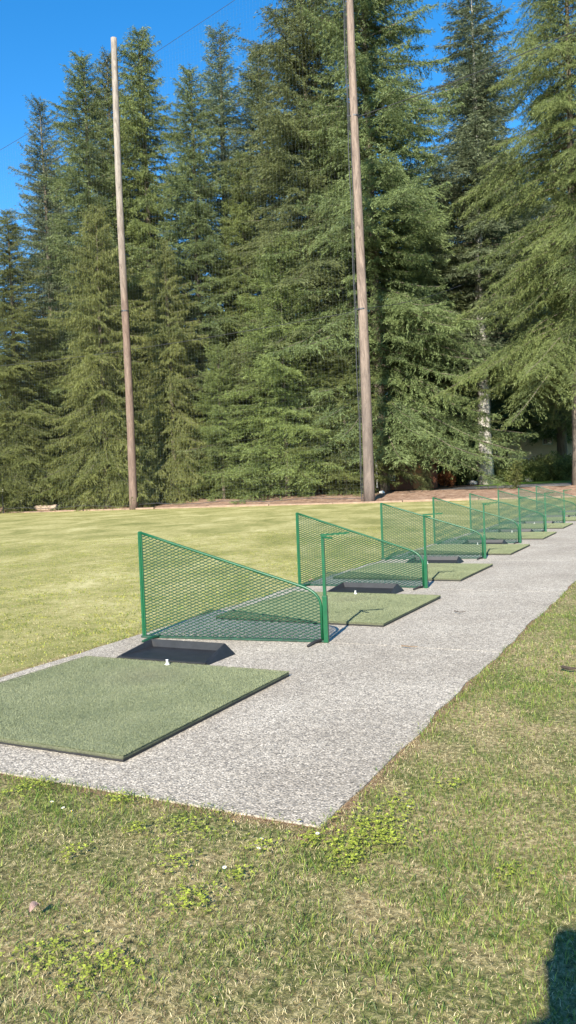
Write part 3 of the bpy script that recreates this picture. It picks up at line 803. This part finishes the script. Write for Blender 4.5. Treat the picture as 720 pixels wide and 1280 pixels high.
# ------------------------------------------------------------------ buildings glimpsed between the trees
def siding(name, c):
    m, n, l, b = mat(name)
    w = n.new('ShaderNodeTexWave'); w.bands_direction = 'Z'; w.wave_profile = 'SAW'; w.inputs['Scale'].default_value = 1.6; l.new(coord(n, l), w.inputs[0])
    t = noise(n, l, 3, 4, .6, coord(n, l)); r = ramp(n, l, t.outputs[0], [(.3, tuple(x*.86 for x in c)), (.7, c)])
    l.new(r.outputs[0], b.inputs['Base Color']); b.inputs['Roughness'].default_value = .7; bump(n, l, w.outputs[0], b, .6, .03); return m
def house(name, label, loc, rz, W, D, he, ha, wall, roofm, trim, wins, door=None):
    t = empty(name, loc, rz); tag(t, label, 'building')
    b = MB(); b.add([(-W/2, 0, -1), (W/2, 0, -1), (W/2, 0, he), (0, 0, ha), (-W/2, 0, he), (-W/2, D, -1), (W/2, D, -1), (W/2, D, he), (0, D, ha), (-W/2, D, he)],
                    [(0, 1, 2, 3, 4), (5, 9, 8, 7, 6), (0, 4, 9, 5), (1, 6, 7, 2), (4, 3, 8, 9), (3, 2, 7, 8), (0, 5, 6, 1)]); w_ = b.build('wall', wall, t)
    b = MB(); o_ = .5
    for s in (-1, 1):
        a = Vector((0, 0, ha+.14)); e = Vector((s*(W/2+o_), 0, he+.14-(ha-he)/(W/2)*o_)); th_ = Vector((0, 0, .16))
        vs = [a+Vector((0, -o_, 0)), e+Vector((0, -o_, 0)), e+Vector((0, D+o_, 0)), a+Vector((0, D+o_, 0))]
        b.add([v for v in vs]+[v+th_ for v in vs], [(0, 1, 2, 3), (4, 7, 6, 5), (0, 4, 5, 1), (1, 5, 6, 2), (2, 6, 7, 3), (3, 7, 4, 0)])
    rf = b.build('roof', roofm, t)
    for s in (-1, 1):
        b = MB(); b.bar((0, -o_-.04, ha+.16), (s*(W/2+o_), -o_-.04, he+.16-(ha-he)/(W/2)*o_), .07, .30); b.build('bargeboard', trim, rf)
    for (x, z, ww, hh) in wins:
        b = MB(); f = .1
        for q in ((x-ww/2-f, z-f, x-ww/2, z+hh+f), (x+ww/2, z-f, x+ww/2+f, z+hh+f), (x-ww/2, z+hh, x+ww/2, z+hh+f), (x-ww/2, z-f, x+ww/2, z), (x-.03, z, x+.03, z+hh)):
            b.box(q[0], -.06, q[1], q[2], -.004, q[3])
        fr = b.build('window', WHITE, t); b = MB(); b.box(x-ww/2, -.03, z, x+ww/2, -.006, z+hh)
        gm_ = bpy.data.materials.get('window glass') or simple('window glass', (.03, .04, .05), .08, 0, .1, 2); b.build('pane', gm_, fr)
    if door:
        b = MB(); b.box(door[0]-.5, -.06, -.5, door[0]+.5, -.004, 2.1); b.build('door', trim, t)
    return t
ROOFM = simple('brown shingles', (.10, .075, .06), .9, 0, .3, 6, .4)
x, y = gpt(686, 97); house('cream_house', 'cream gabled house seen through the branches at the right', (x, y, gh(x, y)), R(-22), 9.5, 12, 4.6, 7.4, siding('cream siding', (.78, .68, .52)), ROOFM, simple('brown trim', (.16, .09, .06), .7), [(-2.3, 1.2, 1.3, 1.3), (2.0, 1.2, 1.3, 1.3), (0, 4.2, 1.0, 1.1)])
x, y = gpt(507, 70); house('brown_shed', 'dark red brown shed with sunlight painted orange on its gable behind the right pole', (x, y, gh(x, y)), R(18), 6.2, 6, 2.0, 3.6, siding('rust red siding', (.22, .085, .045)), ROOFM, simple('sunlit orange trim', (.50, .22, .09), .7), [(-1.6, .9, .9, .8)], (1.2,))  # orange trim paints in the sunlight on the gable; the door shares it
x, y = gpt(128, 84); house('white_house', 'white walled house glimpsed through leaves left of the left pole', (x, y, gh(x, y)), R(10), 9, 9, 2.9, 4.6, siding('white siding', (.80, .80, .78)), ROOFM, WHITE, [(-2.2, .9, 1.2, 1.1), (1.6, .9, 1.2, 1.1)])

def rock(seed, s, mat_, name, label, x, y, cat, flat=.6):
    rng = random.Random(seed); bm = bmesh.new(); bmesh.ops.create_icosphere(bm, subdivisions=3, radius=1)
    from mathutils import noise as nz
    for v in bm.verts: v.co = v.co*(1+.28*nz.noise(v.co*1.3+Vector((seed, 0, 0)))+.08*nz.noise(v.co*4)); v.co.z *= flat; v.co *= s
    me = bpy.data.meshes.new(name); bm.to_mesh(me); bm.free(); me.materials.append(mat_)
    o = bpy.data.objects.new(name, me); col.objects.link(o); o.location = (x, y, gh(x, y)+s*flat*.4); return tag(o, label, cat)
ROCK = simple('pale stone', (.72, .70, .66), .85, 0, .15, 3)
x, y = gpt(590, 80); rock(1, .5, ROCK, 'white_boulder', 'white boulder on the far grass beside the small bare tree', x, y, 'boulder')
x, y = gpt(659, 82); rock(2, .6, ROCK, 'white_boulder', 'white boulder on the far lawn below the cream house', x, y, 'boulder')
x, y = gpt(477, 60.5); rock(3, .22, ROCK, 'white_stone', 'small white stone on the bank right of the right pole', x, y, 'stone')
m = MB(); m.box(-.06, -.06, -.2, .06, .06, 1.9); m.box(-.09, -.075, 1.0, .09, -.062, 1.7); x, y = gpt(471, 62.5)
o = m.build('marker_post', WHITE); o.location = (x, y, gh(x, y)+.6); tag(o, 'thin white post just right of the right pole base', 'post')
x, y = world_at(2, 600, 66)[:2]; t = empty('sign_post', (x, y, 0)); tag(t, 'thin dark post with a small white plate at the left edge of the lawn', 'sign post')
m = MB(); m.tube([(0, 0, -.2), (0, 0, 2.2)], .05, 8); m.build('post', STEEL, t); m = MB(); m.box(-.10, -.07, 1.8, .10, -.052, 2.2); m.build('plate', WHITE, t, bevel=.004)
# log on the edge of the bank
p = world_at(43, 600, 67.5); q = world_at(70, 600, 66.6)
t = empty('fallen_log', (p[0], p[1], .28)); tag(t, 'short fallen log with a dark end lying at the left lawn edge', 'log')
m = MB(); d = Vector((q[0]-p[0], q[1]-p[1], 0)); m.tube([d*k + Vector((0, .05*math.sin(k*6), .03*math.cos(k*5))) for k in np.linspace(0, 1, 8)], [.24, .27, .26, .27, .25, .26, .28, .27], 12)
m.build('trunk_piece', bark_mat('log wood', (.24, .17, .12), (.48, .38, .29)), t, smooth=True)
m = MB(); m.tube([d*1.001, d*1.06], [.275, .20], 12); m.build('dark_end', RUBBER, t)  # end piece, darker than the rest of the log
# timber edging along the far side of the lawn
def edging():
    rng = random.Random(9); l_ = -14.0; k = 0
    base = None
    tm = simple('edging timber', (.27, .185, .13), .9, 0, .3, 2, .3)
    while l_ < 66:
        Lg = 4.8
        if base is None:
            m = MB(); m.box(-Lg/2, -.1, -.1, Lg/2, .1, .11); base = m.build('edging_timber', tm, bevel=.02); o = base
        else: o = base.copy(); col.objects.link(o)
        pos = rl(EDGE-.05+rng.uniform(-.08, .08), l_+Lg/2, rng.uniform(-.02, .03)); o.location = pos; o.rotation_euler = (0, R(rng.uniform(-.5, .5)), ROWA+math.pi/2+R(rng.uniform(-.8, .8)))
        tag(o, 'low tan timber laid end to end along the far edge of the lawn', 'edging', 'timbers edging the lawn'); l_ += Lg+.05
edging()

# ------------------------------------------------------------------ real grass blades near the camera
def vnoise(x, y, f, seed):
    rng = np.random.default_rng(seed); out = 0
    for k in range(7):
        a = rng.uniform(0, 6.28); ff = f*rng.uniform(.6, 1.7); out = out + np.sin((x*math.cos(a)+y*math.sin(a))*ff*6.28 + rng.uniform(0, 6.28))
    return out/7
def blades(n, xr, yr, keep, h, w, seed, straw_bias, lawn=False):
    rng = np.random.default_rng(seed)
    x = rng.uniform(*xr, n); y = rng.uniform(*yr, n)
    r = (x-OX)*UX + (y-OY)*UY; l = -(x-OX)*UY + (y-OY)*UX
    k = keep(x, y, r, l, rng); x, y, r, l = x[k], y[k], r[k], l[k]; n = len(x)
    pn = vnoise(x, y, .55, 1)*.8 + vnoise(x, y, 2.1, 2)*.8 + vnoise(x, y, 6., 3)*.5
    clump = vnoise(x, y, 1.3, 5) + vnoise(x, y, 4., 6)*.6
    straw = rng.random(n) < np.clip(straw_bias - pn*.85, .06, .95)
    a = rng.uniform(0, 2*np.pi, n); th = rng.uniform(0, 2*np.pi, n)
    H = h*rng.uniform(.35, 1.25, n)*(1+.45*np.clip(clump, -1, 1)); lean = rng.uniform(.25, 1.3, n)*np.where(straw, 1.6, 1)
    H = np.where(straw, H*.50, H)
    W = w*rng.uniform(.5, 1.2, n)*np.where(straw, .75, 1)
    z0 = np.zeros(n)-.003
    base = np.stack([x, y, z0], -1); sd_ = np.stack([np.cos(a), np.sin(a), np.zeros(n)], -1)*W[:, None]*.5
    ld = np.stack([np.cos(th), np.sin(th), np.zeros(n)], -1)
    m1 = base + ld*(H*lean*.35)[:, None] + np.array([0, 0, 1.])*(H*.6)[:, None]
    tp = base + ld*(H*lean)[:, None] + np.array([0, 0, 1.])*(H*np.clip(1.05-lean*.28, .35, 1))[:, None]
    V = np.stack([base-sd_, base+sd_, m1+sd_*.8, m1-sd_*.8, tp], 1).reshape(-1, 3)
    i = np.arange(n)*5
    F = np.concatenate([np.stack([i, i+1, i+2], -1), np.stack([i, i+2, i+3], -1), np.stack([i+3, i+2, i+4], -1)])
    gcol = np.array([.135, .205, .040])*(1+rng.normal(0, .22, (n, 1))) + np.stack([np.clip(rng.normal(.015, .03, n), 0, 1), np.clip(rng.normal(.012, .02, n), 0, 1), 0*x], -1)
    yg = rng.random(n) < .46; gcol[yg] = np.array([.27, .32, .065])*(1+rng.normal(0, .15, (yg.sum(), 1)))
    dk = rng.random(n) < .30; gcol[dk] = np.array([.07, .125, .025])*(1+rng.normal(0, .2, (dk.sum(), 1)))
    scol = np.array([.62, .52, .30])*(1+rng.normal(0, .22, (n, 1)))
    br = rng.random(n) < .22; scol[br] = np.array([.26, .175, .085])*(1+rng.normal(0, .2, (br.sum(), 1)))
    if lawn: gcol = gcol*np.array([1.55, 1.25, 1.1])
    c = np.where(straw[:, None], scol, gcol); c = np.clip(c, .01, .9)
    C4 = np.concatenate([c, np.ones((n, 1))], 1)
    return V, F, np.repeat(C4, 5, 0)
def off_path(r, l, j=0.0): return ~((r > j) & (r < PL) & (l > j-.005*r) & (l < PW+.017*r-j))
def in_view(x, y, m=.9): return (np.abs(x) < y*.40+m) & (y > 1.2)
parts = []
# rough lawn on the camera's side
def k1(x, y, r, l, rng):
    jit = rng.normal(0, .018, len(x)); return off_path(r+jit, l+rng.normal(0, .018, len(x)), .01) & in_view(x, y) & (l < PW-.2) & (rng.random(len(x)) < np.clip((2.6/np.maximum(y, .5))**1.35, 0, 1)*.999)
parts.append(blades(640000, (-2.6, 4.2), (1.3, 8.0), k1, .031, .0025, 21, .50))
def k1b(x, y, r, l, rng): return off_path(r+rng.normal(0, .02, len(x)), l+rng.normal(0, .02, len(x)), .01) & in_view(x, y) & (l < 0.0) & (y > 5)
parts.append(blades(130000, (1.0, 9.0), (5.0, 17.0), k1b, .032, .0050, 22, .50))
# range side
def k2(x, y, r, l, rng): return off_path(r+rng.normal(0, .025, len(x)), l+rng.normal(0, .025, len(x)), .01) & in_view(x, y, 1.5) & (l > PW-.2) & (rng.random(len(x)) < np.clip((8.0/np.maximum(y, .5))**1.2, 0, 1))
parts.append(blades(640000, (-9, 4), (3.0, 24.0), k2, .022, .0060, 23, .62, True))
# long tufts along the slab edges
def k3(x, y, r, l, rng):
    e = np.minimum(np.abs(l+.012), np.where((l > -.1) & (l < PW+.1), np.abs(r+.012), 9)); e = np.minimum(e, np.abs(l-PW-.017*r-.01))
    return off_path(r, l, 0.0) & (e < .07) & in_view(x, y) & (r > -.1) & (vnoise(x, y, 1.8, 9)+rng.normal(0, .25, len(x)) > -.12)
parts.append(blades(420000, (-3.4, 6), (2.6, 14.0), k3, .040, .0036, 24, .45))
V = []; F = []; Cc = []; off = 0
for v_, f_, c_ in parts: V.append(v_); F.append(f_+off); Cc.append(c_); off += len(v_)
gr = mesh_np('grass', np.concatenate(V), np.concatenate(F), BLADE, {'tint': ('FLOAT_COLOR', np.concatenate(Cc))})
tag(gr, 'patchy green and straw coloured grass around the path', 'grass', kind='stuff')

# bright clover and weed patches (ground points, metres)
def gnd(u, v):
    x = u-360; y = 640-v
    X = x*math.cos(roll)+y*math.sin(roll); Y = -x*math.sin(roll)+y*math.cos(roll)
    fy = 1000*math.cos(pitch)+Y*math.sin(pitch); z = -1000*math.sin(pitch)+Y*math.cos(pitch)
    t = -CAM_H/z; return X*t, fy*t
cl = [(240, 1040, .11, 90), (222, 1085, .06, 45), (250, 1128, .06, 40), (232, 1136, .05, 35), (58, 1200, .09, 50), (105, 1222, .09, 45), (140, 1212, .06, 40), (440, 1062, .10, 110),
      (388, 1056, .05, 50), (470, 1038, .13, 160), (432, 1080, .06, 50), (485, 1056, .06, 40), (500, 1010, .06, 40), (165, 1045, .05, 35), (84, 1075, .05, 35), (300, 1100, .04, 25),
      (150, 1005, .06, 50), (52, 985, .06, 45), (20, 992, .06, 45), (640, 1100, .05, 20), (560, 985, .05, 25), (330, 1065, .05, 30)]
rng = np.random.default_rng(8); V = []; F = []; Cc = []; k = 0
for u, v_, rad, n in cl:
    cx, cy = gnd(u, v_)
    for _ in range(int(n*1.1)):
        x, y = cx+rng.normal(0, rad*.7), cy+rng.normal(0, rad*.75)
        r_, l_ = to_rl(x, y)
        if 0 < r_ < PL and 0 < l_ < PW: continue
        z = rng.uniform(.018, .040); a0 = rng.uniform(0, 6.28); cc = np.array([.42, .48, .07])*rng.uniform(.55, 1.15)
        for j in range(3):
            a = a0+j*2.094; d = np.array([math.cos(a), math.sin(a), rng.uniform(-.2, .5)]); s_ = np.array([-math.sin(a), math.cos(a), rng.uniform(-.2, .2)]); L = rng.uniform(.006, .012)
            p = np.array([x, y, z]); V += [p, p+d*L*.6+s_*L*.45, p+d*L, p+d*L*.6-s_*L*.45]; Cc += [[*cc, 1]]*4; F.append((k, k+1, k+2, k+3)); k += 4
o = mesh_np('clover', V, F, BLADE, {'tint': ('FLOAT_COLOR', Cc)}); tag(o, 'bright yellow green clover patches scattered in the near grass', 'clover', kind='stuff')

# daisies, leaf, twigs
def daisy():
    t = empty('daisy', (0, 0, 0)); m = MB()
    for j in range(11):
        a = j*2*math.pi/11; d = Vector((math.cos(a), math.sin(a), .15)); s_ = Vector((-math.sin(a), math.cos(a), 0)); z = Vector((0, 0, .036))
        m.add([z+d*.002, z+d*.007+s_*.0018, z+d*.0115, z+d*.007-s_*.0018], [(0, 1, 2, 3)])
    m.build('petals', WHITE, t); m = MB(); m.tube([(0, 0, .034), (0, 0, .0385)], [.0035, .0025], 8); m.build('flower_centre', simple('yellow centre', (.7, .5, .05), .7), t)
    m = MB(); m.tube([(0, 0, 0), (.002, 0, .034)], .0008, 4); m.build('stem', simple('daisy stem', (.10, .2, .04), .6), t); return t
d0 = daisy()
for i, (u, v_) in enumerate([(64, 1013), (92, 1025), (290, 1039), (282, 1096), (324, 1061), (397, 1053), (509, 1020), (321, 1073), (82, 1020)]):
    o = d0 if i == 0 else copy_tree(d0); x, y = gnd(u, v_); o.location = (x, y, 0); o.rotation_euler = (R(random.uniform(-15, 15)), R(random.uniform(-15, 15)), random.uniform(0, 6)); o.scale = (.8, .8, 1.05)
    tag(o, 'tiny white daisy in the grass near the slab corner', 'flower', 'daisies in the near grass')
def leaf(u, v_, L, c, rz, label, name='dead_leaf'):
    x, y = gnd(u, v_); m = MB(); n = 8; vs = []
    for i in range(n+1):
        k = i/n; w = L*.24*math.sin(math.pi*min(1, k*1.02))**.8+.0005; z = .008+.02*math.sin(k*3)
        vs += [((k-.5)*L, -w, z+.010), ((k-.5)*L, 0, z), ((k-.5)*L, w, z+.012)]
    m.add(vs, [(3*i+a, 3*i+a+1, 3*i+a+4, 3*i+a+3) for i in range(n) for a in (0, 1)])
    m.tube([(-.5*L, 0, .008), (-.75*L, .004, .012)], .0012, 5)
    o = m.build(name, simple(name+' tissue', c, .6, 0, .25, 60)); o.location = (x, y, .018); o.rotation_euler = (R(12), R(-8), rz); return tag(o, label, 'leaf')
leaf(43, 1149, .045, (.30, .20, .165), R(60), 'curled pinkish dead leaf lying in the grass at the lower left')
leaf(389, 729, .07, (.55, .26, .17), R(10), 'small reddish leaf beside the foot of the second divider')
def twig(pts, r, label, c=(.05, .035, .025)):
    m = MB(); P3 = [Vector((*gnd(u, v_), z)) for u, v_, z in pts]; o0 = P3[0]; m.tube([p-o0 for p in P3], r, 6)
    o = m.build('twig', simple('twig bark', c, .9)); o.location = o0; return tag(o, label, 'twig')
twig([(703, 839, .03), (712, 842, .035), (722, 841, .03)], [.012, .011, .006], 'dark broken twig in the grass at the right edge')
twig([(568, 767, .028), (575, 769, .03), (582, 768, .028)], [.005, .004, .003], 'small dark twig lying on the concrete path')
twig([(502, 811, .026), (513, 812.5, .028), (522, 812, .026)], [.006, .005, .003], 'thin brown twig beside the path joint', (.16, .11, .07))

# ------------------------------------------------------------------ the photographer, who stands behind the camera and throws the shadow at the lower right
def person():
    t = empty('person', (-.005, -.31, 0)); tag(t, 'person in dark clothes behind the camera holding up a phone, seen only as a shadow', 'person')
    def skin(name, chains, mat_, sub=2, rootv=0):
        vs, es, rd, idx = [], [], [], {}
        for ch in chains:
            prev = None
            for (nm, p, r) in ch:
                if nm in idx: k = idx[nm]
                else: k = len(vs); idx[nm] = k; vs.append(p); rd.append(r)
                if prev is not None: es.append((prev, k))
                prev = k
        me = bpy.data.meshes.new(name); me.from_pydata(vs, es, []); o = bpy.data.objects.new(name, me); col.objects.link(o)
        md = o.modifiers.new('skin', 'SKIN'); md.use_smooth_shade = True
        for i, v in enumerate(me.skin_vertices[0].data):
            r = rd[i]; v.radius = r if isinstance(r, tuple) else (r, r); v.use_root = (i == rootv)
        s_ = o.modifiers.new('sub', 'SUBSURF'); s_.levels = sub; s_.render_levels = sub
        dg = bpy.context.evaluated_depsgraph_get(); nm_ = bpy.data.meshes.new_from_object(o.evaluated_get(dg)); nm_.materials.clear(); nm_.materials.append(mat_)
        o.modifiers.clear(); o.data = nm_; o.parent = t; return o
    skinm = simple('skin', (.55, .33, .24), .5, 0, .08, 20); dark = simple('dark jacket', (.03, .035, .05), .85, 0, .2, 20); jean = simple('dark jeans', (.04, .05, .09), .85, 0, .2, 30); hair = simple('brown hair', (.05, .03, .02), .6, 0, .3, 60)
    ch = [[('pel', (0, 0, .86), (.13, .10)), ('waist', (0, 0, 1.0), (.12, .09)), ('chest', (0, 0, 1.20), (.15, .10)), ('nb', (0, .0, 1.33), .075), ('neck', (0, .01, 1.38), .048), ('head1', (0, .03, 1.45), (.062, .075)), ('head2', (0, .03, 1.53), (.074, .09)), ('head3', (0, .02, 1.575), (.055, .07))]]
    ch.append([('nb', 0, 0), ('shl', (-.165, 0, 1.295), .055), ('ell', (-.20, -.02, 1.0), .040), ('wrl', (-.19, .08, .78), .026), ('palml', (-.185, .10, .70), (.018, .032))])
    for s in (1,):
        ch.append([('nb', 0, 0), ('sh%d' % s, (s*.165, 0, 1.295), .055), ('el%d' % s, (s*.13+.03, .17, 1.10), .040), ('wr%d' % s, (s*.075 - .047, .29, 1.27), .026), ('palm%d' % s, (s*.062+.06, .325, 1.305), (.030, .018))])
    for s in (-1, 1):
        ch.append([('pel', 0, 0), ('hip%d' % s, (s*.095, 0, .80), .085), ('kn%d' % s, (s*.11, .02, .45), .058), ('an%d' % s, (s*.12, -.01, .08), .038), ('toe%d' % s, (s*.13, .13, .035), (.038, .028))])
    body = skin('body', ch, skinm)
    # clothes follow the body
    c2 = [[('w0', (0, 0, .84), (.155, .12)), ('w1', (0, 0, 1.0), (.14, .108)), ('w2', (0, 0, 1.20), (.17, .118)), ('w3', (0, 0, 1.315), (.09, .075))]]
    c2.append([('w3', 0, 0), ('al', (-.168, 0, 1.29), .068), ('bl', (-.20, -.02, 1.0), .053), ('cl', (-.192, .07, .80), .038)])
    for s in (1,): c2.append([('w3', 0, 0), ('a%d' % s, (s*.168, 0, 1.29), .068), ('b%d' % s, (s*.13+.03, .17, 1.10), .053), ('c%d' % s, (s*.088+.05, .278, 1.255), .038)])
    skin('jacket', c2, dark)
    c3 = [[('p', (0, 0, .86), (.15, .115))]]
    for s in (-1, 1): c3.append([('p', 0, 0), ('h%d' % s, (s*.095, 0, .78), .10), ('k%d' % s, (s*.11, .02, .45), .072), ('f%d' % s, (s*.12, -.01, .10), .058)])
    skin('trousers', c3, jean)
    for s in (-1, 1): skin('shoe', [[('a', (s*.12, -.04, .05), .042), ('b', (s*.125, .05, .045), (.045, .036)), ('c', (s*.13, .15, .035), (.04, .026))]], RUBBER)
    skin('hair', [[('a', (0, -.01, 1.47), (.072, .072)), ('b', (0, -.005, 1.555), (.080, .088)), ('c', (0, .01, 1.59), (.056, .066))]], hair)
    # face
    for s in (-1, 1):
        skin('eye', [[('a', (s*.028, .108, 1.515), .009), ('b', (s*.028, .112, 1.515), .009)]], WHITE, 1)
        skin('ear', [[('a', (s*.078, .02, 1.49), (.010, .018)), ('b', (s*.080, .02, 1.52), (.010, .020))]], skinm, 1)
        for f in range(4):
            if s < 0:
                y0 = .085+f*.014; skin('finger', [[('a', (-.185, y0, .675), .0085), ('b', (-.182, y0+.004, .645), .0085), ('c', (-.176, y0+.004, .615-(.0, .006, .004, -.008)[f]), .0075)]], skinm, 1); continue
            y0 = .332 - .0; z0 = 1.290+f*.018; ln = (.045, .055, .060, .050)[f]
            skin('finger', [[('a', (s*.060+.06, .335, z0), .0085), ('b', (s*.052+.06, .335+ln*.5, z0+.003), .0085), ('c', (s*.040+.06, .347+ln*.12, z0+.004), .0075)]], skinm, 1)
        if s < 0: skin('thumb', [[('a', (-.178, .118, .70), .010), ('b', (-.165, .132, .675), .009), ('c', (-.158, .134, .65), .0085)]], skinm, 1); continue
        skin('thumb', [[('a', (s*.055+.06, .318, 1.285), .010), ('b', (s*.030+.06, .316, 1.30), .009), ('c', (s*.015+.06, .324, 1.315), .0085)]], skinm, 1)
    skin('nose', [[('a', (0, .112, 1.515), .007), ('b', (0, .130, 1.485), .011)]], skinm, 1)
    skin('mouth', [[('a', (-.020, .105, 1.455), .006), ('b', (0, .112, 1.455), .008), ('c', (.020, .105, 1.455), .006)]], simple('lips', (.45, .18, .15), .5), 1)
    m = MB(); m.box(.008, .325, 1.215, .084, .334, 1.365); p = m.build('phone', simple('phone case', (.01, .01, .012), .35), bevel=.004); p.location = t.location; t.scale = (1, 1, 1.03); tag(p, 'black phone held upright behind the camera position', 'phone')
    return t
person()
